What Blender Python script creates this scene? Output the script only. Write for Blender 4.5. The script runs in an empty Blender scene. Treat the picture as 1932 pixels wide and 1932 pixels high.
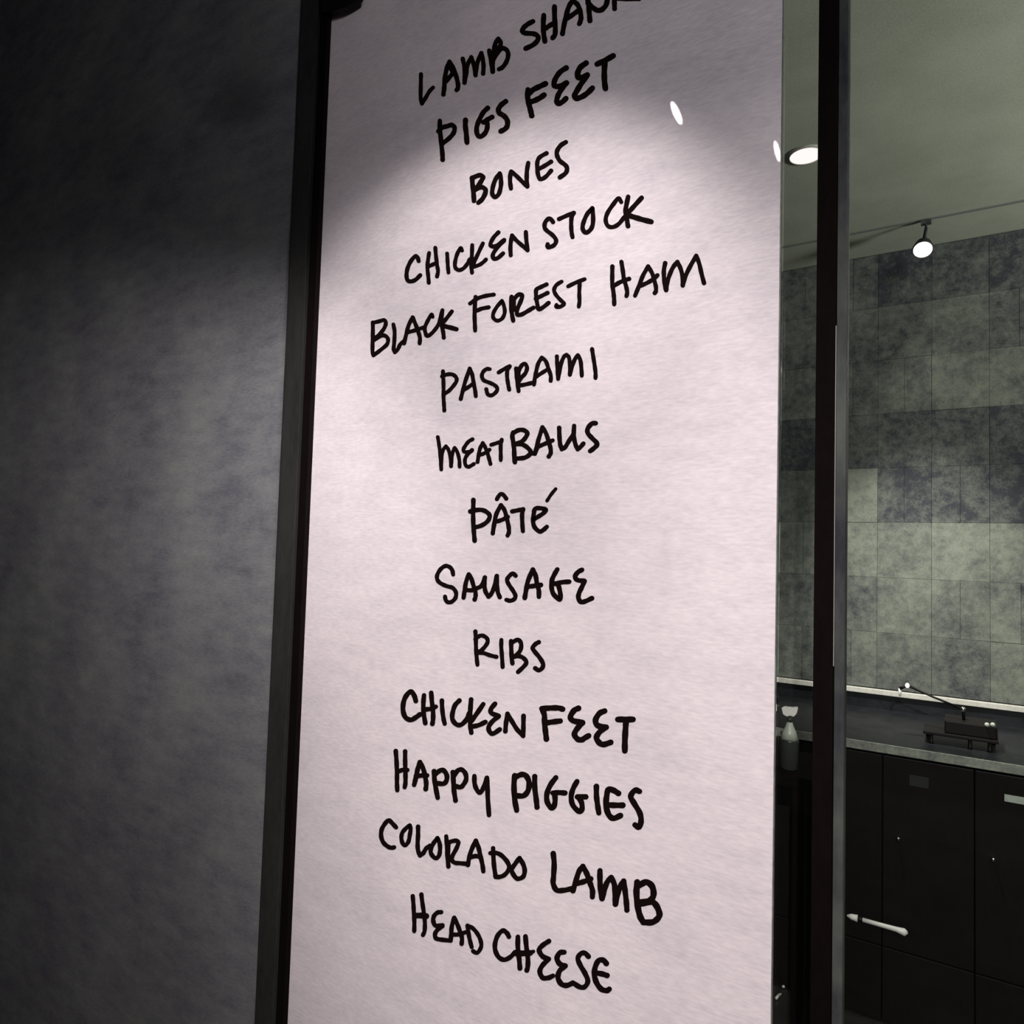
import bpy, bmesh, math, random
from mathutils import Vector, Matrix
random.seed(7)
S = bpy.context.scene
COL = S.collection
# ------------------------------------------------------------------ camera
W = 1932.0
F = 1325.0                      # focal length in pixels
VL = Vector((-2086.0, -2.0, -F)).normalized()      # wall direction (to the left), camera space
UP = Vector((815.0, 27300.0, -F)).normalized()
XR = (-VL)
UP = (UP - XR * UP.dot(XR)).normalized()
YF = UP.cross(XR).normalized()                      # into the wall
# rows = world axes in camera space -> matrix camera->world
R = Matrix((XR, YF, UP))
CAM = Vector((0.0, 0.0, 1.6))
cam = bpy.data.cameras.new('camera')
cam.sensor_width = 36.0
cam.lens = F / W * 36.0
cam.clip_start = 0.02
co = bpy.data.objects.new('camera', cam)
co.matrix_world = Matrix.Translation(CAM) @ R.to_4x4()
COL.objects.link(co)
S.camera = co

def ray(px, py):
    return R @ Vector((px - W / 2, -(py - W / 2), -F))
def at(px, py, Y):
    r = ray(px, py); t = Y / r.y
    return CAM + r * t
def atz(px, py, Z):
    r = ray(px, py); t = (Z - CAM.z) / r.z
    return CAM + r * t

# ------------------------------------------------------------------ world, exposure
w = bpy.data.worlds.new('world'); S.world = w
w.use_nodes = True
w.node_tree.nodes['Background'].inputs[0].default_value = (0.9, 0.9, 1.0, 1)
w.node_tree.nodes['Background'].inputs[1].default_value = 0.02
S.view_settings.view_transform = 'Standard'
S.view_settings.look = 'None'
S.view_settings.gamma = 1.0
S.view_settings.exposure = 0.0
S.view_settings.use_curve_mapping = False

def spot(name, loc, aim, power, angle, blend, radius, col=(1, .95, .94)):
    l = bpy.data.lights.new(name, 'SPOT')
    l.energy = power; l.spot_size = math.radians(angle); l.spot_blend = blend
    l.shadow_soft_size = radius; l.color = col
    o = bpy.data.objects.new(name, l); COL.objects.link(o)
    o.location = loc
    o.rotation_euler = Vector(aim).to_track_quat('-Z', 'Y').to_euler()
    return o
def area(name, loc, aim, power, sx, sy, col=(1, 1, 1)):
    l = bpy.data.lights.new(name, 'AREA'); l.shape = 'RECTANGLE'
    l.size = sx; l.size_y = sy; l.energy = power; l.color = col
    o = bpy.data.objects.new(name, l); COL.objects.link(o)
    o.location = loc
    o.rotation_euler = Vector(aim).to_track_quat('-Z', 'Y').to_euler()
    return o

D1 = 1.05        # front plane of the menu panel
D2 = 3.07        # tiled wall of the far room
CEIL = 2.8       # far room ceiling
FCEIL = 3.6      # front room ceiling
# added fill lights without fixtures, out of frame in the front and far rooms
area('room_fill', (1.5, -0.7, 2.6), (-.015, .953, .552), 38, 0.4, 0.3, (.93, .95, 1))  # added soft fill for the front room
spot('room_fill_spot', (.421, -1.925, 2.63), (-.216, 1.796, -1), 358, math.degrees(.87), 1.0, .01, (1, .96, .955))  # added spot that evens out the panel brightness
spot('wall_fill_spot', (.75, .1, 2.75), (-2.151, 1.151, -1), 80, math.degrees(.482), 1.0, .02, (.97, .97, 1))  # added spot that brightens the plaster beside the trim
area('kitchen_fill', (1.7, 2.2, 2.2), (-0.5, -.05, 1), 58, 0.35, 0.35, (.98, 1, .93))  # added uplight standing in for light bounced off the far ceiling

# ------------------------------------------------------------------ materials
def mat(name, col, rough=.6, metal=0, spec=.5, emit=None, es=0, coat=0):
    m = bpy.data.materials.new(name); m.use_nodes = True
    b = m.node_tree.nodes['Principled BSDF']
    b.inputs['Base Color'].default_value = (*col, 1)
    b.inputs['Roughness'].default_value = rough
    b.inputs['Metallic'].default_value = metal
    b.inputs['Specular IOR Level'].default_value = spec
    b.inputs['Coat Weight'].default_value = coat
    b.inputs['Coat Roughness'].default_value = .02
    if emit:
        b.inputs['Emission Color'].default_value = (*emit, 1)
        b.inputs['Emission Strength'].default_value = es
    return m
def noise_mat(name, c1, c2, layers, rough=.7, bump=.15, spec=.4, coat=0, rnd=0.0, lo=.35, hi=.65, bdist=.002):
    """cloudy mottled surface: weighted sum of stretched noises mixes two colours"""
    m = mat(name, c1, rough, spec=spec, coat=coat)
    n = m.node_tree.nodes; L = m.node_tree.links
    b = n['Principled BSDF']
    tc = n.new('ShaderNodeTexCoord'); geo = n.new('ShaderNodeNewGeometry')
    acc = None
    for sc, wt, st in layers:
        mp = n.new('ShaderNodeMapping'); L.new(geo.outputs['Position'], mp.inputs[0])
        mp.inputs['Scale'].default_value = st
        t = n.new('ShaderNodeTexNoise'); L.new(mp.outputs[0], t.inputs[0])
        t.inputs['Scale'].default_value = sc; t.inputs['Detail'].default_value = 5
        t.inputs['Roughness'].default_value = .6
        mu = n.new('ShaderNodeMath'); mu.operation = 'MULTIPLY'; mu.inputs[1].default_value = wt
        L.new(t.outputs[0], mu.inputs[0])
        if acc is None: acc = mu
        else:
            a = n.new('ShaderNodeMath'); a.operation = 'ADD'
            L.new(acc.outputs[0], a.inputs[0]); L.new(mu.outputs[0], a.inputs[1]); acc = a
    if rnd:
        oi = n.new('ShaderNodeObjectInfo')
        mr0 = n.new('ShaderNodeMapRange'); L.new(oi.outputs['Random'], mr0.inputs[0])
        mr0.inputs['To Min'].default_value = -rnd; mr0.inputs['To Max'].default_value = rnd
        a = n.new('ShaderNodeMath'); a.operation = 'ADD'
        L.new(acc.outputs[0], a.inputs[0]); L.new(mr0.outputs[0], a.inputs[1]); acc = a
        # each tile's own tone comes from its object colour (0.5 = neutral)
        sp = n.new('ShaderNodeSeparateColor'); L.new(oi.outputs['Color'], sp.inputs[0])
        sb = n.new('ShaderNodeMath'); sb.operation = 'SUBTRACT'; sb.inputs[1].default_value = .5
        L.new(sp.outputs[0], sb.inputs[0])
        a = n.new('ShaderNodeMath'); a.operation = 'ADD'
        L.new(acc.outputs[0], a.inputs[0]); L.new(sb.outputs[0], a.inputs[1]); acc = a
    mr = n.new('ShaderNodeMapRange'); L.new(acc.outputs[0], mr.inputs[0])
    mr.inputs['From Min'].default_value = lo; mr.inputs['From Max'].default_value = hi
    cr = n.new('ShaderNodeMix'); cr.data_type = 'RGBA'
    L.new(mr.outputs[0], cr.inputs['Factor'])
    cr.inputs[6].default_value = (*c1, 1); cr.inputs[7].default_value = (*c2, 1)
    L.new(cr.outputs[2], b.inputs['Base Color'])
    if bump:
        bp = n.new('ShaderNodeBump'); bp.inputs['Strength'].default_value = bump
        bp.inputs['Distance'].default_value = bdist
        L.new(acc.outputs[0], bp.inputs['Height']); L.new(bp.outputs[0], b.inputs['Normal'])
    return m

M = {}
M['panel'] = noise_mat('panel_coat', (.68, .60, .63), (.90, .785, .80),
                       [(5, .2, (1, 1, 1)), (30, .3, (.45, 1, 1.4)), (160, .5, (.35, 1, 1.6))], rough=.55, bump=.0, spec=.3, coat=.9, lo=.36, hi=.6)
M['plaster'] = noise_mat('plaster', (.115, .11, .13), (.235, .235, .225),
                         [(4, .4, (1, 1, 1)), (22, .3, (.5, 1, 1.5)), (130, .3, (.5, 1, 2.0))], rough=.8, bump=.2, spec=.2, lo=.38, hi=.62)
M['tile'] = noise_mat('tile', (.028, .027, .037), (.185, .19, .16),
                      [(9, .4, (1, 1, 1)), (40, .35, (1, 1, 1)), (150, .25, (1, 1, 1))], rough=.65, bump=.3, spec=.3, rnd=.045, lo=.36, hi=.66)
M['ceiling'] = noise_mat('ceiling_paint', (.30, .31, .26), (.40, .40, .345),
                         [(6, .4, (1, 1, 1)), (200, .6, (1, 1, 1))], rough=.9, bump=.1, spec=.1, lo=.38, hi=.62)
M['darkwall'] = mat('dark_wall', (.06, .06, .065), .9)
M['floor'] = noise_mat('dark_floor', (.02, .017, .017), (.045, .04, .04), [(8, .5, (1, 1, 1)), (70, .5, (1, 1, 1))], rough=.35, bump=.05)
M['steel'] = noise_mat('black_steel', (.0035, .0018, .0018), (.006, .0035, .0032), [(12, .5, (1, 1, .3)), (90, .5, (1, 1, .4))], rough=.8, bump=.02, spec=.05)
M['steel2'] = noise_mat('grey_steel', (.018, .017, .016), (.032, .030, .028), [(12, .5, (1, 1, .3)), (90, .5, (1, 1, .4))], rough=.6, bump=.02, spec=.25)
M['alu'] = noise_mat('aluminium_painted_reflections', (.016, .016, .022), (.080, .084, .074), [(3.2, .7, (.2, .2, 1)), (60, .3, (1, 1, .3))], rough=.65, bump=.02, spec=.25, lo=.4, hi=.62)  # uneven tone paints reflections into the metal colour
M['bright'] = mat('highlight_paint', (.45, .42, .40), .5)  # pale colour for the painted highlight on the post
M['ink'] = mat('black_marker_ink', (.0070, .0033, .0030), .8, spec=.03)
M['black'] = mat('black_metal', (.006, .004, .004), .5, spec=.2)
M['blackwood'] = noise_mat('black_laminate', (.0065, .0045, .0045), (.011, .0085, .008), [(5, .5, (1, 1, 3)), (60, .5, (3, 1, .4))], rough=.45, bump=.02, spec=.15)
M['stone'] = noise_mat('dark_stone', (.004, .004, .005), (.017, .017, .021), [(14, .5, (1, 1, 1)), (90, .5, (1, 1, 1))], rough=.4, bump=.03, spec=.2)
M['edge'] = noise_mat('stone_edge', (.10, .10, .10), (.26, .26, .22), [(25, .5, (1, 1, 1)), (90, .5, (1, 1, 1))], rough=.5, bump=.05)
M['cap'] = noise_mat('pale_cap', (.42, .39, .36), (.60, .55, .52), [(10, .5, (1, 1, 1)), (80, .5, (1, 1, 1))], rough=.6, bump=.05)
M['label'] = noise_mat('paper_label', (.36, .38, .34), (.55, .57, .5), [(30, .5, (1, 1, 1)), (150, .5, (1, 1, 1))], rough=.8, bump=0)
M['dimlabel'] = mat('dark_label', (.014, .013, .012), .7)
M['white'] = mat('white_plastic', (.85, .80, .78), .35)
M['frost'] = mat('milky_plastic', (.42, .43, .38), .3)
M['dimglass'] = mat('smoked_plastic', (.035, .036, .033), .25)
M['chrome'] = mat('chrome', (.85, .84, .83), .12, 1.0)
M['whitebar'] = mat('white_enamel', (.85, .78, .76), .3)
M['lamp'] = mat('lamp_disc', (.9, .8, .8), .5, emit=(.98, .80, .83), es=1.1)
M['hotlamp'] = mat('hot_lamp_disc', (.9, .8, .8), .5, emit=(1, .86, .88), es=26)
def glass_mat():
    m = bpy.data.materials.new('clear_glass'); m.use_nodes = True
    n = m.node_tree.nodes; L = m.node_tree.links; n.clear()
    o = n.new('ShaderNodeOutputMaterial'); mx = n.new('ShaderNodeMixShader')
    t = n.new('ShaderNodeBsdfTransparent'); g = n.new('ShaderNodeBsdfGlossy')
    t.inputs[0].default_value = (.95, .97, .95, 1); g.inputs['Roughness'].default_value = .01
    f = n.new('ShaderNodeFresnel'); f.inputs[0].default_value = 1.45
    L.new(f.outputs[0], mx.inputs[0]); L.new(t.outputs[0], mx.inputs[1]); L.new(g.outputs[0], mx.inputs[2])
    L.new(mx.outputs[0], o.inputs[0]); return m
M['glass'] = glass_mat()

# ------------------------------------------------------------------ mesh helpers
def link(name, me, m, parent=None):
    me.materials.append(m)
    o = bpy.data.objects.new(name, me); COL.objects.link(o)
    if parent is not None: o.parent = parent
    return o
def tag(o, label=None, cat=None, group=None, kind=None):
    if label: o['label'] = label
    if cat: o['category'] = cat
    if group: o['group'] = group
    if kind: o['kind'] = kind
    return o
def empty(name, loc=(0, 0, 0)):
    o = bpy.data.objects.new(name, None); COL.objects.link(o); o.location = loc
    o.empty_display_size = .05
    return o
def box_bm(bm, x0, x1, y0, y1, z0, z1, bev=0):
    r = bmesh.ops.create_cube(bm, size=1)
    vs = r['verts']
    for v in vs:
        v.co = Vector((x0 + (v.co.x + .5) * (x1 - x0), y0 + (v.co.y + .5) * (y1 - y0), z0 + (v.co.z + .5) * (z1 - z0)))
    if bev:
        es = list({e for v in vs for e in v.link_edges})
        bmesh.ops.bevel(bm, geom=es, offset=bev, segments=2, profile=.6, affect='EDGES')
def done(bm, name, m, parent=None, smooth=False):
    me = bpy.data.meshes.new(name)
    bmesh.ops.recalc_face_normals(bm, faces=bm.faces)
    bm.to_mesh(me); bm.free()
    if smooth:
        for p in me.polygons: p.use_smooth = True
    return link(name, me, m, parent)
def box(name, x0, x1, y0, y1, z0, z1, m, parent=None, bev=0, origin=None):
    """box in world coordinates; if parent is an Empty at a location, coordinates are made local"""
    off = Vector(parent.matrix_basis.translation) if parent is not None else Vector((0, 0, 0))
    if parent is not None and parent.parent is not None: off = off + Vector(parent.parent.matrix_basis.translation)
    bm = bmesh.new()
    box_bm(bm, x0 - off.x, x1 - off.x, y0 - off.y, y1 - off.y, z0 - off.z, z1 - off.z, bev)
    return done(bm, name, m, parent)
def off_of(p):
    off = Vector((0, 0, 0))
    while p is not None:
        off += Vector(p.matrix_basis.translation); p = p.parent
    return off
def lathe(name, c, prof, m, parent=None, seg=28, axis=None, smooth=True, caps=True):
    """prof: list of (r, h) along +axis from c (world)"""
    off = off_of(parent)
    ax = Vector(axis or (0, 0, 1)).normalized()
    q = Vector((0, 0, 1)).rotation_difference(ax)
    bm = bmesh.new(); rings = []
    for r, h in prof:
        rings.append([bm.verts.new(Vector(c) - off + q @ Vector((max(r, 1e-5) * math.cos(2 * math.pi * i / seg), max(r, 1e-5) * math.sin(2 * math.pi * i / seg), h))) for i in range(seg)])
    for a, b in zip(rings, rings[1:]):
        for i in range(seg):
            bm.faces.new((a[i], a[(i + 1) % seg], b[(i + 1) % seg], b[i]))
    if caps and prof[0][0] > 1e-4: bm.faces.new(list(reversed(rings[0])))
    if caps and prof[-1][0] > 1e-4: bm.faces.new(rings[-1])
    return done(bm, name, m, parent, smooth)
def tube(name, pts, rad, m, parent=None, seg=12):
    off = off_of(parent)
    bm = bmesh.new(); rings = []
    P = [Vector(p) - off for p in pts]
    for i, p in enumerate(P):
        d = (P[min(i + 1, len(P) - 1)] - P[max(i - 1, 0)]).normalized()
        a = d.cross(Vector((0, 0, 1)));
        if a.length < .05: a = d.cross(Vector((1, 0, 0)))
        a.normalize(); b = d.cross(a)
        r = rad[i] if isinstance(rad, (list, tuple)) else rad
        rings.append([bm.verts.new(p + (a * math.cos(2 * math.pi * k / seg) + b * math.sin(2 * math.pi * k / seg)) * r) for k in range(seg)])
    for a, b in zip(rings, rings[1:]):
        for k in range(seg): bm.faces.new((a[k], a[(k + 1) % seg], b[(k + 1) % seg], b[k]))
    bm.faces.new(list(reversed(rings[0]))); bm.faces.new(rings[-1])
    return done(bm, name, m, parent, True)

# ------------------------------------------------------------------ room shell
PXL = at(585, 966, D1).x      # panel left edge
PXR = at(1465, 966, D1).x         # panel right edge
FLX = at(524, 966, D1).x          # outer (left) edge of the steel trim
tag(box('floor', -3.2, 3.0, -2.6, D2 + .2, -.1, 0, M['floor']), kind='structure')
tag(box('ceiling', -1.75, 3.0, D1 + .06, D2 + .2, CEIL, CEIL + .1, M['ceiling']), kind='structure')
tag(box('ceiling', -3.2, 3.0, -2.6, D1 + .14, FCEIL, FCEIL + .1, M['darkwall']), kind='structure')
tag(box('wall_header', PXR + .004, 3.0, D1, D1 + .058, CEIL, FCEIL, M['darkwall']), kind='structure')
tag(box('wall_left', -3.0, FLX + .02, D1 + .012, D1 + .14, 0, FCEIL, M['plaster']), kind='structure')
tag(box('wall_side', -3.15, -3.0, -2.6, D1 + .14, 0, FCEIL, M['darkwall']), kind='structure')
tag(box('wall_front', -3.0, 3.0, -2.75, -2.6, 0, FCEIL, M['darkwall']), kind='structure')
tag(box('wall_right', 3.0, 3.15, -2.6, D2 + .2, 0, FCEIL, M['darkwall']), kind='structure')
tag(box('wall_inner', -1.75, -1.6, D1 + .14, D2, 0, CEIL, M['darkwall']), kind='structure')

# far tiled wall: backing (grout) + tiles as parts
SILL = at(1590, 1292, D2).z
wb = tag(box('wall_back', -1.75, 3.0, D2 + .012, D2 + .16, 0, CEIL, mat('grout', (.16, .16, .15), .9)), kind='structure')
TW, TH = .181, .2125
rows = []
z = SILL + .004
while z < CEIL - .01:
    rows.append((z, min(z + TH, CEIL - .001))); z += TH
meshes = {}
ROWTONE = [.015, .02, .03, -.05, -.07, -.01, -.03, -.06]
x00 = at(1656, 900, D2).x
k0 = -8
for ri, (z0, z1) in enumerate(rows):
    for k in range(-8, 8):
        xa = x00 + k * TW; xb = xa + TW
        h = z1 - z0
        splits = [(xa, xb)]
        if (ri * 5 + k * 3) % 7 in (1, 4) : splits = [(xa, xa + TW / 2), (xa + TW / 2, xb)]
        for (a, b_) in splits:
            key = (round(b_ - a, 4), round(h, 4))
            if key not in meshes:
                bm = bmesh.new(); g = .0004
                box_bm(bm, g, key[0] - g, 0, .014, g, key[1] - g, .0005)
                me = bpy.data.meshes.new('tile'); bmesh.ops.recalc_face_normals(bm, faces=bm.faces); bm.to_mesh(me); bm.free()
                me.materials.append(M['tile']); meshes[key] = me
            o = bpy.data.objects.new('tile', meshes[key]); COL.objects.link(o)
            o.parent = wb
            tone = ROWTONE[min(ri, len(ROWTONE) - 1)]
            if ri == 3 and k == -1: tone = .07
            o.color = (.5 + tone, .5, .5, 1)
            o.location = (a, D2 - .002 + random.uniform(-.0009, .0009), z0)
# sill cap and backsplash
tag(box('trim_1', -1.6, 2.9, D2 - .016, D2 + .012, SILL - .019, SILL, M['cap'], bev=.002), kind='structure')
CT = 1.02
FY = 2.5
tag(box('trim_2', -1.6, 2.9, D2 - .004, D2 + .012, CT, SILL - .019, M['stone']), kind='structure')
# shadow-gap track rail on the ceiling of the far room
TY = 2.82

# ------------------------------------------------------------------ steel trim left of the panel
t3 = tag(box('trim_3', at(571, 966, D1).x, PXL, D1 - .012, D1 + .02, 0, FCEIL, M['steel'], bev=.001), kind='structure')
a1 = at(563, 966, D1).x
box('channel_lip', a1, at(571.5, 966, D1).x, D1 - .006, D1 + .012, 0, FCEIL, M['steel2'], t3, bev=.0015)
box('channel_groove', at(560, 966, D1).x, a1, D1 + .004, D1 + .012, 0, FCEIL, M['steel'], t3)
box('outer_strip', FLX, at(560, 966, D1).x, D1 - .001, D1 + .012, 0, FCEIL, M['steel2'], t3, bev=.005)  # dark grey strip at the outer left side, edges rounded
for o in t3.children: pass

# ------------------------------------------------------------------ menu panel
pc = (PXL + PXR) / 2
menu = tag(empty('menu_board', (pc, D1, 0)), 'tall pale wall panel hand-lettered in black with a list of meats, lit from above', 'menu board')
box('panel', PXL, PXR, D1, D1 + .008, 0, FCEIL - .002, M['panel'], menu)
box('edge_strip', PXR, PXR + .0012, D1 + .0005, D1 + .0075, 0, FCEIL - .002, M['edge'], menu)['label'] = 'thin pale edge strip'

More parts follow.
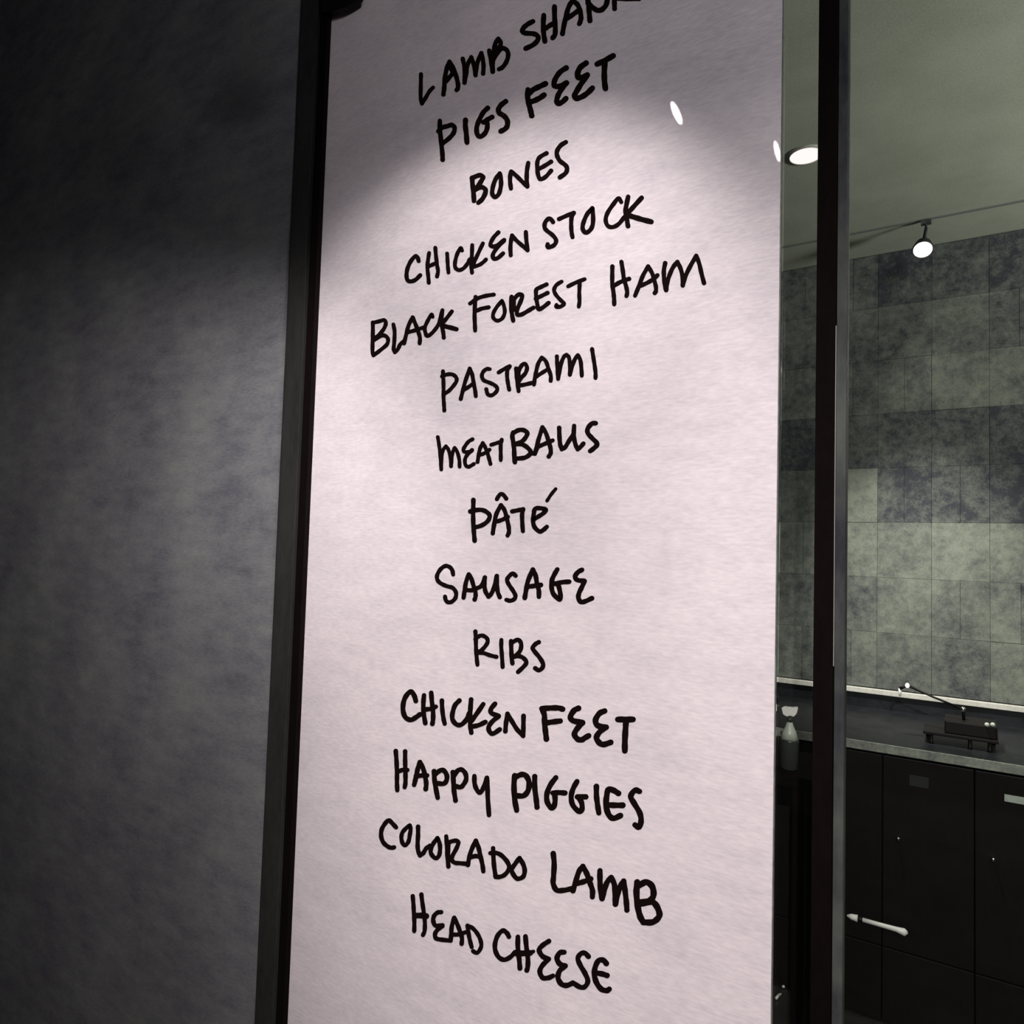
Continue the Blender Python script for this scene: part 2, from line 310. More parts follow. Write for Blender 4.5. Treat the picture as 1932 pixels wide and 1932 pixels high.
# handwriting: strokes traced per letter, each crop = (x, y, size)
WORDS = [
("LAMB", (770,0,230), [(60,"203,1175 200,1350 198,1540 218,1640;218,1640 270,1560 335,1450 395,1385"),
 (68,"558,1495 572,1380 580,1250 610,1090 655,975;655,975 720,1090 765,1220 790,1330 785,1400 768,1425;600,1290 660,1215 735,1130;640,1020 700,1120"),
 (64,"865,930 890,1050 895,1180 893,1310;893,1310 920,1170 940,1030 1000,905;1000,905 1040,1020 1068,1190;1068,1190 1085,1060 1115,940 1160,840;1160,840 1185,950 1195,1060 1188,1165"),
 (68,"1285,800 1310,930 1330,1060 1340,1135;1340,1135 1340,1000 1355,830 1385,680 1430,615;1430,615 1462,660 1460,720 1400,820;1340,960 1420,830 1480,770;1460,740 1560,790 1585,870 1560,970 1500,1060 1440,1095")]),
("SHANK", (970,0,250), [(68,"275,310 200,350 140,400 120,450 160,480 280,490 340,520 345,580 280,650 170,705"),
 (68,"432,220 425,350 430,480 448,600;588,95 590,250 600,400 595,500 562,550;460,410 520,370 590,330"),
 (68,"705,490 730,350 765,200 800,90 850,10;850,10 920,60 960,150 975,250 965,310 950,345;770,270 850,215 940,150"),
 (70,"1065,-60 1085,60 1095,180 1105,300;1075,40 1150,110 1220,150 1280,140;1280,140 1340,70 1370,-60"),
 (66,"1460,-90 1462,30 1465,125"),(52,"1490,-18 1660,-12 1825,-14;1480,-40 1600,-130")]),
("PIGS", (800,100,200), [(80,"287,1235 290,1400 315,1650 335,1850 338,1945;260,1425 330,1360 430,1330 510,1310 555,1360 540,1450 470,1540 360,1630 330,1650"),
 (88,"755,1220 752,1320 770,1480 782,1630"),
 (84,"1160,1000 1080,1080 1010,1210 960,1350 970,1480 1030,1520 1110,1460 1150,1360 1145,1270 1080,1260;1085,1260 1160,1210 1240,1165"),
 (90,"1490,880 1400,950 1355,1030 1370,1090 1450,1140 1510,1210 1520,1310 1480,1380 1400,1425")]),
("FEET", (970,80,210), [(90,"240,820 235,950 260,1080 290,1200 305,1270;240,900 330,820 450,760 545,715;250,1040 350,1010 450,960 520,910"),
 (86,"905,440 800,510 720,620 690,720 720,760 800,755 910,700;900,710 830,800 770,900 740,1000 760,1060 830,1035 900,970"),
 (92,"1250,355 1150,430 1105,520 1110,600 1200,600 1270,560;1270,570 1180,690 1100,820 1050,920 1080,970 1180,940 1280,870 1360,790"),
 (92,"1440,375 1560,320 1720,230;1575,340 1565,520 1570,680 1585,800")]),
("BONES", (870,240,220), [(75,"180,840 190,960 205,1100 212,1220;185,840 300,795 360,820 340,880 280,970 225,1040;225,1040 330,990 400,1030 400,1090 350,1190 285,1250"),
 (70,"640,765 570,860 525,990 515,1100 555,1155 620,1110 655,990 660,870 640,765"),
 (70,"825,1015 810,900 812,790 830,735;830,735 910,800 1000,890 1095,980;1095,980 1085,860 1090,720 1112,590"),
 (68,"1415,430 1310,490 1265,560 1262,700 1280,810 1320,860 1400,820 1490,720;1270,700 1380,640 1490,570"),
 (72,"1735,245 1650,300 1590,390 1590,470 1640,560 1720,620 1755,680 1730,760 1635,830")]),
("CHICKEN", (750,360,250), [(58,"308,1025 290,970 255,955 190,1030 145,1130 130,1230 145,1300 200,1320 270,1290 330,1230"),
 (55,"460,905 445,1000 435,1120 447,1240 455,1340;550,830 560,950 575,1080 590,1170 575,1250;440,1110 500,1080 570,1050"),
 (54,"722,915 728,1020 735,1120 742,1190"),
 (55,"940,870 918,835 870,920 840,1030 840,1110 890,1155 960,1130 1020,1060 1050,1000"),
 (55,"1088,790 1085,900 1080,1000 1075,1100 1085,1190;1245,765 1190,880 1130,1010 1100,1090;1100,1110 1190,1080 1250,1040 1290,1000"),
 (58,"1470,605 1400,680 1355,770 1375,810 1450,795 1555,715;1550,730 1450,830 1390,930 1400,985 1460,980 1540,910"),
 (58,"1650,940 1645,830 1655,720 1670,650;1670,650 1730,720 1810,790 1895,865;1895,865 1880,740 1870,600")]),
("STOCK", (1000,340,240), [(62,"350,635 300,580 240,620 218,700 250,760 340,830 395,910 370,980 300,1015 265,1010 268,970"),
 (62,"440,590 550,540 660,495;665,495 630,570 625,700 632,800 645,865"),
 (64,"945,425 870,510 815,630 798,730 840,795 910,760 950,680 958,560 945,425"),
 (62,"1385,330 1340,275 1260,370 1180,490 1148,600 1180,690 1260,710 1350,660 1430,560"),
 (68,"1490,250 1465,370 1450,480 1470,590 1487,695;1695,265 1600,370 1510,470"),(76,"1490,530 1600,565 1720,600 1840,630")]),
("BLACK", (680,490,220), [(63,"205,1040 205,1200 200,1400 200,1520 215,1585;205,1045 310,1020 390,1000 420,1050 390,1140 310,1240 215,1320;215,1340 320,1270 400,1255 455,1310 440,1400 340,1490 215,1585"),
 (62,"545,1070 565,1190 560,1350 550,1480 570,1530;570,1530 620,1480 660,1400 720,1350"),
 (64,"722,1385 760,1230 800,1080 865,955;865,955 920,1090 960,1200 985,1300 980,1385;790,1200 900,1170 1050,1120"),
 (62,"1195,945 1175,910 1110,1020 1065,1130 1080,1220 1110,1265 1190,1210 1270,1110 1320,1010"),
 (64,"1358,835 1345,950 1345,1080 1370,1200 1380,1290;1515,855 1450,940 1370,1040;1310,1030 1330,940 1358,835"),(72,"1390,1100 1480,1120 1590,1150")]),
("FOREST", (870,460,250), [(57,"210,775 200,900 195,1050 200,1180 203,1265;130,870 230,800 350,760 475,740;205,985 300,945 400,925"),
 (54,"595,830 520,920 470,1010 470,1080 530,1120 600,1085 635,1000 625,910 595,830"),
 (60,"735,770 728,900 740,1020 758,1120;745,840 820,750 880,740 885,790 850,880 815,960 820,1030 880,1030 970,980 1055,930;765,840 765,960"),
 (58,"1245,590 1160,630 1095,670 1095,780 1110,880 1130,955 1200,920 1275,860;1085,800 1180,755 1260,715"),
 (56,"1465,550 1390,600 1355,670 1380,740 1450,820 1500,870 1460,910 1390,920 1390,890"),
 (56,"1560,620 1670,565 1800,515;1728,580 1722,720 1725,840 1715,915")]),
("HAM", (1130,440,220), [(68,"222,550 220,700 222,850 240,980 250,1080 253,1175;372,475 395,620 415,760 450,880 468,980 455,1040;235,880 330,820 420,780 500,755"),
 (68,"598,1035 660,880 730,700 815,550;815,550 880,660 920,790 945,900 940,970 925,990;690,870 800,820 900,760 970,695"),
 (70,"1097,495 1075,620 1080,760 1095,870 1110,945;1115,940 1130,820 1170,690 1230,560 1300,475;1300,475 1350,580 1385,720 1388,865;1388,865 1430,720 1510,550 1612,375;1612,375 1660,500 1700,670 1740,825")]),
("PASTRAMI", (820,630,180), [(76,"168,755 175,900 180,1100 180,1300 190,1450 195,1550;150,860 250,820 360,820 435,880 440,960 380,1050 290,1150 185,1220"),
 (78,"528,1315 570,1150 620,960 710,700;710,700 760,830 790,1000 820,1150 832,1260;600,1130 690,1070 780,1010"),
 (76,"1115,710 1050,710 980,770 955,860 1000,940 1110,985 1220,1040 1270,1120 1210,1210 1130,1245 1070,1210 1045,1120"),
 (78,"1295,780 1400,715 1520,650;1520,655 1470,750 1470,900 1490,1030 1510,1130"),
 (80,"1650,700 1660,850 1680,1010 1700,1160;1700,760 1760,640 1825,605 1870,680 1840,790 1760,880 1700,960;1700,1045 1800,1030 1930,1000 2010,980;1700,700 1700,1000"),
 (78,"2010,1025 2030,890 2060,740 2100,590 2170,480;2170,480 2250,550 2300,690 2350,840 2350,950;2050,870 2170,790 2300,710"),
 (78,"2475,455 2480,590 2490,770 2500,910;2500,910 2530,750 2570,570 2620,460 2670,420;2670,420 2720,480 2740,640 2738,825;2738,825 2780,670 2840,510 2900,430;2900,430 2950,530 2970,690 2980,845"),
 (80,"3188,308 3210,453 3240,643 3258,793 3258,893")]),
("MEAT", (810,760,170), [(76,"180,735 205,880 230,1080 245,1280 255,1430;255,1430 260,1200 290,1020 355,930;355,930 410,1010 450,1160 465,1360;465,1360 480,1180 500,1060 542,965;542,965 600,1060 640,1220 648,1370"),
 (78,"925,780 840,830 770,920 730,1000 760,1050 850,1050 915,1010;915,1020 810,1120 765,1210 770,1320 830,1375 890,1350 955,1310"),
 (80,"1033,1270 1060,1100 1090,970 1145,860;1145,860 1200,960 1240,1060 1275,1180 1310,1310;1080,1120 1180,1080 1290,1005"),
 (80,"1325,900 1420,870 1550,830;1550,790 1530,900 1530,1080 1530,1230")]),
("BALLS", (960,760,190), [(84,"85,570 65,640 85,760 100,900 105,1050 115,1140;75,590 170,530 270,520 350,570 330,650 250,740 110,800;100,800 220,790 320,830 410,920 400,990 310,1050 200,1065 105,1070"),
 (80,"500,980 530,860 570,700 645,470;645,470 710,580 760,730 800,880 800,970 765,1030;560,840 680,790 840,720;430,960 490,970 540,880"),
 (82,"965,480 970,650 985,800 1015,890;1015,890 1080,850 1160,720 1240,600"),
 (82,"1252,440 1245,600 1260,730 1290,830 1320,890;1320,890 1380,840 1430,780"),
 (88,"1665,390 1590,400 1515,490 1515,580 1590,670 1680,760 1690,810 1620,880 1560,925")]),
("PATE", (870,880,200), [(78,"222,610 220,750 218,900 222,1080 235,1240 245,1355;165,820 270,795 390,795 490,850 520,920 470,1010 360,1080 240,1110"),
 (76,"575,1220 600,1060 640,870 725,705;725,705 790,800 830,940 865,1100 870,1200 845,1260;620,1010 740,975 850,920"),
 (72,"650,597 690,530 735,500 780,530 822,588"),
 (76,"930,820 1030,800 1130,780;1130,780 1110,880 1115,1050 1125,1180"),
 (78,"1330,960 1420,905 1500,850 1545,790 1450,762 1350,770 1325,850 1310,1000 1340,1110 1430,1185 1500,1155 1560,1100"),
 (60,"1722,410 1640,510 1565,625")]),
("SAUSAGE", (810,1030,170), [(86,"510,615 490,520 430,450 340,430 240,500 170,620 170,720 240,800 370,860 500,900 570,1000 560,1110 490,1190 410,1210 350,1160 335,1085"),
 (90,"733,1110 755,960 785,780 845,610;845,610 900,700 945,850 985,980 990,1080 970,1150;770,940 900,950 1010,910"),
 (90,"1010,910 1120,850 1190,675;1190,675 1180,820 1200,970 1265,1085;1270,1090 1330,1020 1390,880 1445,645;1445,645 1450,820 1465,980 1510,1100"),
 (88,"1850,640 1790,590 1710,650 1665,730 1700,820 1780,940 1840,1050 1830,1130 1740,1175 1650,1155")]),
("", (960,1030,180), [(92,"322,1050 350,890 390,700 485,480;485,480 540,600 570,770 605,900 608,1030;370,830 500,810 645,790"),
 (92,"980,475 920,580 870,700 865,840 900,970 1010,1080 1045,1050 1035,930 1000,800 940,760;930,770 1080,735 1220,725"),
 (94,"1480,485 1400,530 1340,620 1390,690 1530,710;1530,715 1480,830 1420,960 1410,1060 1460,1135 1550,1120 1680,1060")]),
("RIBS", (880,1150,170), [(85,"190,470 200,650 205,850 220,1050 235,1185;190,640 270,570 350,560 430,610 455,690 400,790 310,880 220,910;220,930 350,930 500,980 640,1015"),
 (84,"748,650 745,800 760,1000 775,1230"),
 (90,"955,675 960,850 970,1050 985,1155;960,720 1040,670 1115,650 1170,730 1160,860 1090,960 990,1020;990,1020 1120,1000 1220,1040 1285,1130 1230,1220 1105,1340"),
 (92,"1550,700 1480,740 1420,820 1460,900 1560,1020 1640,1160 1620,1260 1540,1300 1475,1260")]),
("CHICKEN", (740,1270,260), [(66,"330,390 305,310 260,260 200,310 160,400 150,520 185,620 260,655 330,620 385,580"),
 (62,"445,310 435,430 440,560 462,700;545,275 555,400 570,520 572,640 562,710;440,510 540,500 610,470"),
 (60,"695,385 700,500 715,620 735,710"),
 (64,"940,385 880,450 845,560 845,650 900,720 970,720 1040,650 1080,560"),
 (64,"1105,370 1095,500 1090,620 1095,740 1108,835;1275,435 1190,560 1110,670;1110,750 1210,730 1305,685"),
 (64,"1440,430 1385,500 1390,560 1490,600;1490,605 1400,680 1350,760 1370,830 1420,845 1505,790"),
 (62,"1585,815 1595,700 1615,570;1615,570 1680,680 1750,790 1835,880;1835,880 1838,740 1840,600")]),
("FEET", (1000,1280,220), [(88,"195,500 235,600 240,740 255,880 270,1005;195,500 350,490 470,490 540,510;250,740 380,720 500,705"),
 (90,"800,495 730,530 670,630 710,700 870,730;870,735 790,820 735,920 780,1000 850,1020 900,990 970,950"),
 (92,"1235,540 1150,580 1085,690 1120,780 1260,810;1250,815 1160,880 1100,980 1150,1070 1220,1095 1335,1060"),
 (94,"1455,680 1580,680 1705,680;1590,700 1580,850 1570,1050 1570,1200")]),
("HAPPY", (730,1380,220), [(70,"145,325 158,500 165,700 165,850 170,975;300,330 300,500 305,700 305,850 293,925;165,680 250,640 335,640"),
 (76,"450,885 480,760 510,620 545,510;545,510 600,620 635,760 650,870 642,955;480,740 580,730 665,730"),
 (76,"780,660 785,780 805,920 840,1100;790,720 860,660 925,640 985,710 990,800 940,865 830,860"),
 (76,"1090,675 1100,820 1110,980 1135,1145;1110,740 1170,650 1240,635 1300,700 1310,800 1260,890 1210,925 1120,900"),
 (74,"1448,740 1450,850 1480,950 1540,1015 1600,930 1655,770;1655,770 1665,900 1670,1100 1690,1385")]),
("PIGGIES", (950,1410,280), [(68,"145,370 135,500 145,680 170,820;150,390 230,355 290,370 330,450 320,560 260,630 160,630"),
 (66,"405,380 405,520 425,680 435,780"),
 (66,"680,395 610,490 565,600 565,700 610,780 650,780 670,700 665,610;640,595 720,590 800,595"),
 (66,"955,445 905,540 880,640 900,750 980,835 1020,810 1015,720 970,650;960,645 1070,645"),
 (68,"1208,510 1210,640 1225,760 1240,855"),
 (72,"1495,600 1430,560 1365,550 1340,650 1335,770 1370,880 1430,925 1520,890;1345,750 1450,755 1550,755"),
 (70,"1770,575 1710,560 1655,640 1700,730 1770,850 1790,950 1765,1040 1710,1010")]),
("COLO", (700,1530,160), [(96,"570,375 490,290 400,215 310,300 240,430 230,580 280,720 380,810 460,840 525,830"),
 (92,"880,330 790,400 710,500 690,620 720,740 780,780 850,700 880,560 900,420 880,330"),
 (96,"1070,360 1070,550 1060,750 1070,900 1115,1015;1115,1015 1190,960 1250,860 1340,790"),
 (94,"1510,620 1420,740 1360,880 1370,980 1460,1075 1540,1030 1570,900 1560,740 1510,620")]),
("", (830,1550,180), [(84,"125,300 140,480 150,700 170,910;150,440 240,400 340,390 370,440 330,550 250,700 240,780 300,835 400,845 560,860;170,480 160,700"),
 (88,"565,880 590,740 640,570 725,390;725,390 780,530 820,700 860,880 878,1010;610,730 720,700 820,720"),
 (88,"1075,540 1080,700 1095,900 1125,1110;1020,640 1150,640 1260,700 1370,830 1400,950 1320,1070 1220,1120 1125,1125"),
 (90,"1610,740 1520,860 1450,980 1510,1110 1580,1160 1680,1120 1715,1010 1690,880 1610,740")]),
("LAMB", (1020,1580,240), [(78,"190,245 205,400 195,600 190,700 240,800 340,805 470,780"),
 (78,"490,810 530,680 580,520 640,440;640,440 700,550 745,680 785,800 785,905;560,700 660,670 760,630"),
 (80,"900,505 900,650 910,800 932,930;932,930 970,790 1010,680 1070,610;1070,610 1120,720 1130,880 1135,1015;1135,1015 1170,860 1210,740 1260,665;1260,665 1280,800 1300,970 1310,1105"),
 (90,"1465,680 1455,850 1475,1050 1510,1200 1560,1290;1480,740 1600,680 1690,740 1715,850 1690,930 1610,975 1490,985;1500,1010 1620,990 1700,980 1770,1060 1805,1170 1770,1240 1690,1290 1560,1290")]),
("HEAD", (760,1670,170), [(86,"210,235 225,400 235,600 245,800 243,985;395,200 420,400 450,600 470,800 465,980 430,1070"),(120,"260,655 400,652 500,665"),
 (92,"820,580 740,590 670,660 650,760 700,870 850,860;850,880 740,960 690,1050 710,1140 820,1170 1015,1190"),
 (90,"1025,1195 1035,1050 1050,880 1100,700;1100,700 1170,850 1220,980 1265,1130 1260,1260;1040,1060 1180,1060 1350,1010"),
 (86,"1385,870 1410,1050 1440,1200 1475,1330;1385,870 1490,920 1590,1030 1660,1170 1680,1310 1620,1430 1560,1450 1505,1415")]),
("CHEESE", (920,1710,250), [(66,"310,445 280,390 220,355 150,420 110,530 110,640 160,740 240,780 330,740 400,670"),
 (68,"440,445 440,600 460,780 470,905;550,440 565,600 585,750 585,870 570,935"),(85,"430,690 550,685 620,680"),(50,"600,680 665,660"),
 (70,"890,510 800,570 750,640 800,730 890,770;885,775 800,860 760,950 800,1040 880,1045 950,1015"),
 (74,"1115,670 1050,680 1010,760 1050,840 1130,870;1125,875 1050,940 1025,1040 1070,1130 1150,1155 1240,1120"),
 (70,"1470,735 1420,685 1360,690 1315,760 1350,860 1420,980 1460,1090 1420,1170 1350,1180 1240,1115"),
 (76,"1730,835 1690,790 1620,790 1570,880 1555,1000 1590,1120 1660,1210 1740,1230 1770,1210;1560,970 1660,985 1740,1010")]),
]
def catmull(P, n=6):
    if len(P) < 3: return P
    out = []
    Q = [P[0] * 2 - P[1]] + P + [P[-1] * 2 - P[-2]]
    for i in range(1, len(Q) - 2):
        a, b, c, d = Q[i - 1:i + 3]
        for k in range(n):
            t = k / n
            out.append(.5 * ((2 * b) + (c - a) * t + (2 * a - 5 * b + 4 * c - d) * t * t + (3 * b - a - 3 * c + d) * t ** 3))
    out.append(P[-1]); return out
sidx = 0
def stroke(bm, P, wd, off):
    """ink stroke: round-ended ribbon on the panel face, a hair thick"""
    global sidx
    sidx += 1
    Y = D1 - .00045 - (sidx % 7) * .00003
    L_, R_ = [], []
    for i, p in enumerate(P):
        d = (P[min(i + 1, len(P) - 1)] - P[max(i - 1, 0)])
        d.normalize(); nn = Vector((-d.y, d.x))
        s = 1 + .05 * math.sin(i * .9 + sidx)
        L_.append(p + nn * wd * .5 * s); R_.append(p - nn * wd * .5 * s)
    def fan(c, a, b, dirv):   # round cap from a to b around c, bulging along dirv
        va = a - c; r = va.length; u = va.normalized(); v = dirv.normalized()
        return [c + (u * math.cos(t) + v * math.sin(t)) * r for t in [math.pi * k / 8 for k in range(1, 8)]]
    d0 = (P[0] - P[1]); d1 = (P[-1] - P[-2])
    outline = None
    def W3(p, y=Y): return at(p.x, p.y, y) - off
    vl = [bm.verts.new(W3(p)) for p in L_]; vr = [bm.verts.new(W3(p)) for p in R_]
    for i in range(len(P) - 1):
        bm.faces.new((vl[i], vl[i + 1], vr[i + 1], vr[i]))
    c1 = [bm.verts.new(W3(p)) for p in fan(P[-1], L_[-1], R_[-1], d1)]
    bm.faces.new([vl[-1]] + c1 + [vr[-1]])
    c0 = [bm.verts.new(W3(p)) for p in fan(P[0], R_[0], L_[0], d0)]
    bm.faces.new([vr[0]] + c0 + [vl[0]])
    loop = vl + c1 + vr[::-1] + c0
    back = [bm.verts.new(Vector((v.co.x, D1 - off.y - .00002, v.co.z))) for v in loop]
    for i in range(len(loop)):
        j = (i + 1) % len(loop)
        bm.faces.new((loop[i], loop[j], back[j], back[i]))
off = off_of(menu)
cur = None
def flush():
    global cur
    if cur:
        nm, bm = cur
        me = bpy.data.meshes.new('handwritten_word'); bm.to_mesh(me); bm.free()
        o = link('handwritten_word', me, M['ink'], menu)
        o['label'] = 'black marker word reading ' + nm
    cur = None
NAMES = {'COLO': 'COLORADO', 'PATE': 'PÂTÉ'}
for nm, (cx, cy, cs), letters in WORDS:
    if nm:
        flush(); cur = (NAMES.get(nm, nm), bmesh.new())
    k = cs / 1932.0
    for wd, s in letters:
        for st in s.split(';'):
            P = [Vector((cx + float(a) * k, cy + float(b) * k)) for a, b in (q.split(',') for q in st.split())]
            stroke(cur[1], catmull(P), wd * k * 1.06, off)
flush()

# small black bracket clamped over the top left corner of the panel
p0 = at(620, 10, D1); 
bm = bmesh.new()
pts = [(606, -60), (690, -60), (679, -3), (665, 6), (653, 13), (634, 19), (621, 21), (606, 22)]
fr = [bm.verts.new(at(x, y, D1 - .022) ) for x, y in pts]
bk = [bm.verts.new(Vector((v.co.x, D1 - .0125, v.co.z))) for v in fr]
bm.faces.new(fr); bm.faces.new(bk[::-1])
for i in range(len(fr)):
    j = (i + 1) % len(fr); bm.faces.new((fr[i], fr[j], bk[j], bk[i]))
bracket = tag(empty('wall_bracket', (p0.x, D1 - .0125, p0.z)), 'small black metal bracket at the top left corner of the lettered panel', 'bracket')
for v in bm.verts: v.co -= off_of(bracket)
done(bm, 'plate', M['black'], bracket)
lathe('screw', at(640, -20, D1 - .022), [(.006, 0), (.006, .002), (.003, .003)], M['steel2'], bracket, 16, axis=(0, -1, 0))
box('spacer', at(612, 0, D1).x, at(640, 0, D1).x, D1 - .0127, D1 - .0003, at(640, 8, D1).z, at(640, -60, D1).z, M['black'], bracket)

# ------------------------------------------------------------------ post and glass right of the panel
def X(px, Y): return at(px, 966, Y).x
PX0, PX1 = X(1537, D1), X(1574, D1)
PX2 = X(1594, D1)
t4 = tag(box('trim_4', PX0, PX1, D1 - .002, D1 + .035, 0, CEIL, M['steel'], bev=.0012), kind='structure')
box('metal_side_strip', PX1 + .0008, PX2, D1 + .004, D1 + .03, 0, CEIL, M['alu'], t4, bev=.0008)['label'] = 'grey metal side strip with painted reflections'
box('highlight_strip', PX1 + .0001, PX1 + .0006, D1 + .0002, D1 + .006, 1.45, 1.92, M['bright'], t4)['label'] = 'thin pale strip painted as a highlight'  # pale strip paints the highlight line along the post edge
w1 = tag(box('window_1', PX2 - .004, 2.9, D1 + .012, D1 + .02, 0, CEIL, M['glass']), kind='structure')
w2 = tag(box('window_2', PXR + .0012, PX0 + .003, D1 + .012, D1 + .02, 0, CEIL, M['glass']), kind='structure')

# ------------------------------------------------------------------ spot lamps (seen mirrored in the panel)
def mirrored(px, py, Z, a_img, ratio, dia_px):
    r = ray(px, py); t = (Z - CAM.z) / r.z
    v = CAM + r * t                               # virtual position behind the panel
    real = Vector((v.x, 2 * D1 - v.y, v.z))
    a = Vector((a_img[0], a_img[1])).normalized()
    b = Vector((-a.y, a.x))
    if b.y < 0: b = -b                            # image-down side
    bw = (R @ Vector((b.x, -b.y, 0))).normalized()
    vh = r.normalized()
    nv = (bw - vh * bw.dot(vh)).normalized() * math.sqrt(1 - ratio ** 2) - vh * ratio
    nr = Vector((nv.x, -nv.y, nv.z))
    rad = dia_px / F * (v - CAM).dot(-(R @ Vector((0, 0, 1)))) / 2
    return real, nr.normalized(), rad
def spotlamp(label, real, nr, rad, up_to=FCEIL):
    e = tag(empty('spot_lamp', real), label, 'lamp', None)
    lathe('lamp_glass', real, [(rad, 0), (rad, .002)], M['hotlamp'], e, 24, axis=nr, smooth=False)
    lathe('lamp_housing', real - nr * .055, [(rad * .55, 0), (rad * .8, .012), (rad * 1.12, .05), (rad * 1.12, .0535), (rad * 1.0, .0548)], M['black'], e, 24, axis=nr)
    back = real - nr * .05
    tube('lamp_stem', [back, Vector((back.x, back.y, back.z + (up_to - back.z) * .5)), Vector((back.x, back.y, up_to - .012))], .005, M['black'], e)
    lathe('ceiling_rose', Vector((back.x, back.y, up_to - .012)), [(.02, 0), (.026, .004), (.026, .012)], M['black'], e, 20)
    return e
L1, N1, R1 = mirrored(1277, 213, 2.66, (24, 37), .26, 44)
L2, N2, R2 = mirrored(1467, 285, 2.66, (15, 36), .22, 38)
spotlamp('black ceiling spot lamp mirrored in the panel right of the word FEET', L1, N1, R1)
spotlamp('black ceiling spot lamp reflected at the right edge of the panel', L2, N2, R2)
print('L1', L1, N1, 'L2', L2, N2)
spot('panel_spot', L1 + N1 * .003, (-.761, -.70, -1), 129, math.degrees(2.368), .473, .002, (1, .965, .96))
spot('panel_spot_low', L2 + N2 * .003, (-.396, .822, -1), 33, math.degrees(1.182), .541, .002, (1, .955, .955))

# ------------------------------------------------------------------ far room: recessed downlight, track and track lamp
dl = atz(1521, 292, CEIL)
e = tag(empty('recessed_downlight', (dl.x, dl.y, CEIL)), 'round recessed ceiling light shining beside the black post', 'ceiling light')
lathe('light_disc', Vector((dl.x, dl.y, CEIL - .003)), [(.046, 0), (.046, .002)], M['lamp'], e, 36, smooth=False)
lathe('trim_ring', Vector((dl.x, dl.y, CEIL - .005)), [(.0465, .0), (.053, .001), (.055, .005), (.0465, .005), (.0465, .0)], M['ceiling'], e, 36, caps=False)
spot('downlight', (dl.x, dl.y, CEIL - .02), (.43, .88, -1.75), 290, 48, 1.0, .04, (1, 1, .93))

hx = at(1745, 405, TY)
e = tag(empty('track_rail', (.3, TY, CEIL)), 'thin dark lighting track on the ceiling near the tiled wall', 'lighting track')
box('rail', -1.55, 2.8, TY - .004, TY + .004, CEIL - .005, CEIL - .0003, mat('rail_paint', (.13, .13, .125), .8), e)
hd = at(1741, 471, TY)
tl = tag(empty('track_lamp', (hx.x, TY, CEIL - .006)), 'small track lamp with glowing round face hanging before the tiled wall', 'lamp')
view = (CAM - hd).normalized()
nrm = (view * .72 + Vector((-.08, .1, -1)) * .5).normalized()
lathe('lamp_glass', hd, [(.03, 0), (.03, .0015)], M['lamp'], tl, 28, axis=nrm, smooth=False)
lathe('lamp_housing', hd - nrm * .052, [(.016, 0), (.024, .012), (.0335, .046), (.0335, .0505), (.0305, .0515)], M['alu'], tl, 24, axis=nrm)
bk_ = hd - nrm * .03
tube('lamp_stem', [bk_, Vector((hx.x + .004, TY, bk_.z + .05)), Vector((hx.x + .002, TY, CEIL - .008))], .006, M['alu'], tl)
box('track_adapter', hx.x - .012, hx.x + .02, TY - .009, TY + .009, CEIL - .02, CEIL - .006, M['alu'], tl)
spot('track_spot', hd + nrm * .03 + Vector((0, .03, -.03)), (.12, .12, -1), 5, 84, .9, .03, (.97, 1, .9))

# ------------------------------------------------------------------ counter and cabinets
ctop = tag(empty('worktop', (0, FY, CT)), 'long dark stone worktop with a paler front edge below the tiled wall', 'worktop')
box('slab', -1.59, 2.9, FY + .006, D2 - .004, CT - .03, CT, M['stone'], ctop, bev=.001)
box('front_edge', -1.59, 2.9, FY, FY + .006, CT - .028, CT - .001, M['edge'], ctop, bev=.001)['label'] = 'paler rough front edge'
CW = .2405
xa = at(1665, 1450, FY + .02).x
names_ = ['under the left end of the stone worktop', 'second from the left under the worktop', 'seen through the narrow gap beside the panel',
          'directly right of the black post', 'with a dim dark label, under the swing arm lamp', 'with a pale paper label at the right of the photo',
          'beyond the right edge, next to the labelled one', 'beyond the right edge, furthest right']
units = []
for i in range(-5, 3):
    x0 = xa + i * CW; x1 = x0 + CW
    e = tag(empty('base_cabinet', ((x0 + x1) / 2, FY + .025, .17)), 'black base cabinet ' + names_[i + 5], 'cabinet', 'black base cabinets under the worktop')
    box('body', x0 + .001, x1 - .001, FY + .045, D2 - .01, .17, CT - .032, M['blackwood'], e)
    d = box('door', x0 + .0015, x1 - .0015, FY + .022, FY + .044, .40, CT - .04, M['blackwood'], e, bev=.002)
    dr = box('drawer', x0 + .0015, x1 - .0015, FY + .022, FY + .044, .175, .396, M['blackwood'], e, bev=.002)
    kn = at(1703, 1586, FY)
    lathe('knob', (x0 + .045, FY + .022, kn.z), [(.0035, 0), (.0035, .008), (.005, .012), (.005, .018), (.003, .02)], M['chrome'], d, 16, axis=(0, -1, 0))
    units.append((e, d, dr, x0, x1))
# pale paper label on one door, dim dark label on another
def plate(name, pA, pB, m, parent):
    a = at(pA[0], pA[1], FY + .0215); b = at(pB[0], pB[1], FY + .0215)
    return box(name, a.x, b.x, FY + .0200, FY + .0219, b.z, a.z, m, parent)
plate('paper_label', (1895, 1498), (1943, 1520), M['label'], units[6][0] if False else units[6 - 0][0])['label'] = 'pale paper label'
plate('dark_label', (1716, 1461), (1752, 1488), M['dimlabel'], units[5][0])
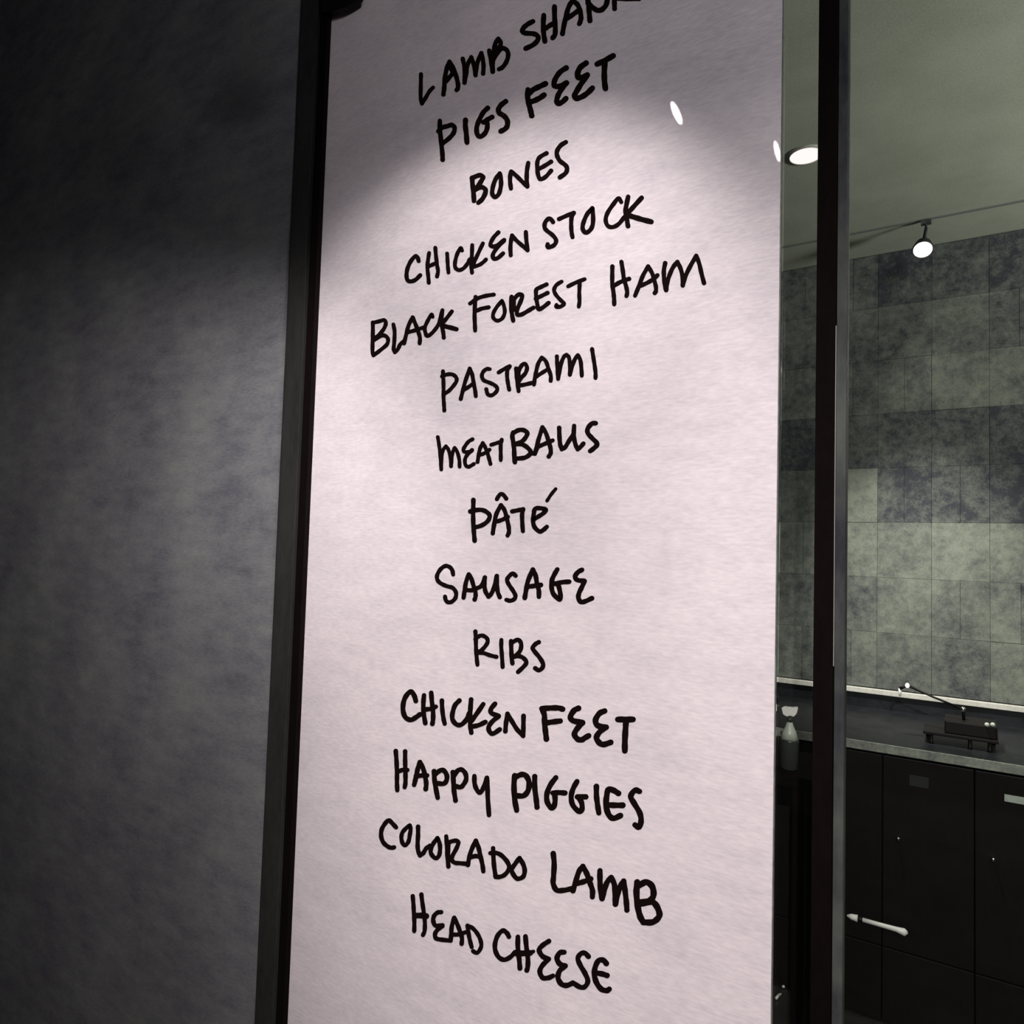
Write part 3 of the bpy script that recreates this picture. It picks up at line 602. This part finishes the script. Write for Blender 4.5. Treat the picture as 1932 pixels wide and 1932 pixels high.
# drawer pull: white bar with a grey middle
hA = at(1599, 1728, FY); hB = at(1713, 1752, FY)
hz = (hA.z + hB.z) / 2
pull = tag(empty('bar_handle', ((hA.x + hB.x) / 2, FY, hz)), 'bright white bar handle with a grey collar low on the black cabinets', 'handle')
tube('grip', [(hA.x + .044, FY - .012, hz), (hA.x + .09, FY - .012, hz), (hB.x - .03, FY - .012, hz - .0), (hB.x - .008, FY - .012, hz - .002), (hB.x, FY - .012, hz)], [.0065, .0065, .0075, .011, .004], M['whitebar'], pull)
tube('end_cap', [(hA.x, FY - .012, hz), (hA.x + .012, FY - .012, hz), (hA.x + .03, FY - .012, hz)], [.003, .0085, .0105], M['whitebar'], pull)
tube('collar', [(hA.x + .03, FY - .012, hz), (hA.x + .045, FY - .012, hz)], .006, M['stone'], pull)
for xx in (hA.x + .037, hB.x - .02):
    tube('standoff', [(xx, FY - .012, hz), (xx, FY + .0225, hz)], .003, M['black'], pull)
# low plinth step in front of the cabinets
tag(box('trim_5', -1.59, 2.9, 2.28, FY + .5, 0, .168, M['floor'], bev=.003), kind='structure')

# ------------------------------------------------------------------ swing arm lamp on a low black rack
BY = 2.62
rack_c = at(1810, 1400, BY)
rack = tag(empty('black_rack', (rack_c.x, BY, CT)), 'low black rack on short feet standing on the stone worktop', 'rack')
xl, xr = at(1742, 1380, BY).x, at(1884, 1380, BY).x
box('tray', xl, xr, BY - .02, BY + .12, CT + .028, CT + .038, M['black'], rack, bev=.002)
box('block', at(1782, 1380, BY).x, at(1882, 1380, BY).x, BY - .012, BY + .1, CT + .038, CT + .078, M['black'], rack, bev=.004)
for fx, fy in ((at(1757, 1380, BY).x, BY - .01), (at(1830, 1380, BY).x, BY - .01), (at(1867, 1380, BY).x, BY - .01), (xl + .01, BY + .1), (xr - .01, BY + .1)):
    lathe('foot', (fx, fy, CT), [(.007, 0), (.0055, .006), (.0055, .029)], M['black'], rack, 12)
for pxx in (1862, 1873):
    q = at(pxx, 1367, BY - .014)
    lathe('knob', Vector((q.x, BY - .0115, q.z)), [(.004, 0), (.0065, .003), (.0065, .009), (.004, .012)], M['frost'], rack, 14, axis=(0, -1, 0))
J = at(1817, 1338, BY + .03); Hh = at(1712, 1293, BY + .03)
lamp = tag(empty('swing_arm_lamp', (J.x, BY + .03, CT + .078)), 'thin black swing arm lamp with a bright white tip on the low rack', 'lamp')
tube('post', [(J.x + .002, BY + .03, CT + .078), (J.x + .001, BY + .03, CT + .1), tuple(J)], .0045, M['black'], lamp)
lathe('pivot', J - Vector((0, .008, 0)), [(.006, 0), (.0075, .003), (.0075, .013), (.006, .016)], M['chrome'], lamp, 14, axis=(0, 1, 0))
tube('arm', [tuple(J), tuple(J.lerp(Hh, .5) + Vector((0, 0, -.002))), tuple(Hh)], [.004, .0032, .0045], M['black'], lamp)
lathe('bulb', Hh + Vector((0, -.004, -.008)), [(.0012, 0), (.005, .003), (.0065, .008), (.005, .013), (.0012, .016)], mat('small_bulb', (.9, .8, .8), .4, emit=(1, .85, .87), es=1.6), lamp, 16)
K = at(1698, 1299, BY + .03)
tube('head', [tuple(Hh), tuple(K + Vector((.01, 0, .006))), tuple(K)], [.004, .004, .006], M['black'], lamp)
lathe('tip', K + Vector((0, 0, -.026)), [(.0015, 0), (.004, .004), (.0045, .014), (.0045, .026)], M['white'], lamp, 14)

# ------------------------------------------------------------------ bottles on a dark console seen through the gap
KY = 2.0
bz = at(1493, 1452, KY).z
con = tag(empty('console_table', (-.75, KY + .08, 0)), 'narrow black console table behind the gap carrying the pump bottles', 'table')
cxr = at(1541, 1452, KY).x
box('table_top', -1.35, cxr, KY - .06, KY + .2, bz - .028, bz, M['steel'], con, bev=.002)
for lx in (-1.31, cxr - .035):
    for ly in (KY - .035, KY + .175):
        box('leg', lx - .015, lx + .015, ly - .015, ly + .015, 0, bz - .028, M['steel'], con, bev=.002)
def bottle(px, label):
    c = at(px, 1452, KY); s = KY / 1395.0
    e = tag(empty('pump_bottle', (c.x, KY, bz)), label, 'bottle', 'pump bottles on the console table')
    r = 16.0 * s
    h = lambda y: (1452 - y) * s
    lathe('body', (c.x, KY, bz), [(r * .8, 0), (r, .006), (r, h(1400)), (r * .98, h(1396))], M['dimglass'], e)
    lathe('shoulder', (c.x, KY, bz), [(r * .98, h(1396)), (r * .72, h(1383)), (r * .42, h(1372)), (r * .3, h(1366))], M['frost'], e)
    lathe('neck', (c.x, KY, bz), [(r * .28, h(1366)), (r * .28, h(1357))], M['dimglass'], e)
    bm = bmesh.new(); o3 = off_of(e)
    # butterfly-shaped white pump head
    ps = [(-14, 1341), (-8, 1338), (-2, 1340), (5, 1338), (13, 1336), (14, 1340), (12, 1349), (7, 1355), (2, 1352), (-4, 1356), (-11, 1353)]
    ps = [(a * s, h(b)) for a, b in ps]
    f = [bm.verts.new(Vector((c.x + a, KY - .007, bz + b)) - o3) for a, b in ps]
    g = [bm.verts.new(v.co + Vector((0, .014, 0))) for v in f]
    bm.faces.new(f); bm.faces.new(g[::-1])
    for i in range(len(f)): bm.faces.new((f[i], f[(i + 1) % len(f)], g[(i + 1) % len(f)], g[i]))
    bmesh.ops.bevel(bm, geom=list(bm.edges), offset=.0012, segments=2, affect='EDGES')
    done(bm, 'pump_head', M['white'], e)
    return e
bottle(1489, 'pump bottle with white head and milky shoulder seen in the gap by the post')
bottle(1452, 'pump bottle mostly hidden behind the right edge of the lettered panel')
spot('console_light', (-.25, 1.75, 2.74), (-.12, .1, -1), 3.5, 40, .6, .03)

# shiny scraps on the step at the bottom of the gap
for (pa, pb, lab) in (((1464, 1884), (1471, 1875), 'short shiny metal clip on the dark step, lower of two'), ((1477, 1862), (1483, 1857), 'short shiny metal clip on the dark step, upper of two')):
    a = atz(pa[0], pa[1], .176); b = atz(pb[0], pb[1], .176)
    e = tag(empty('metal_clip', ((a.x + b.x) / 2, (a.y + b.y) / 2, .168)), lab, 'clip', 'metal clips on the step')
    tube('rod', [tuple(a), tuple(b)], .004, M['whitebar'], e)
    tube('ring', [tuple(b), tuple(b + Vector((.006, .004, -.003)))], .0055, M['chrome'], e)
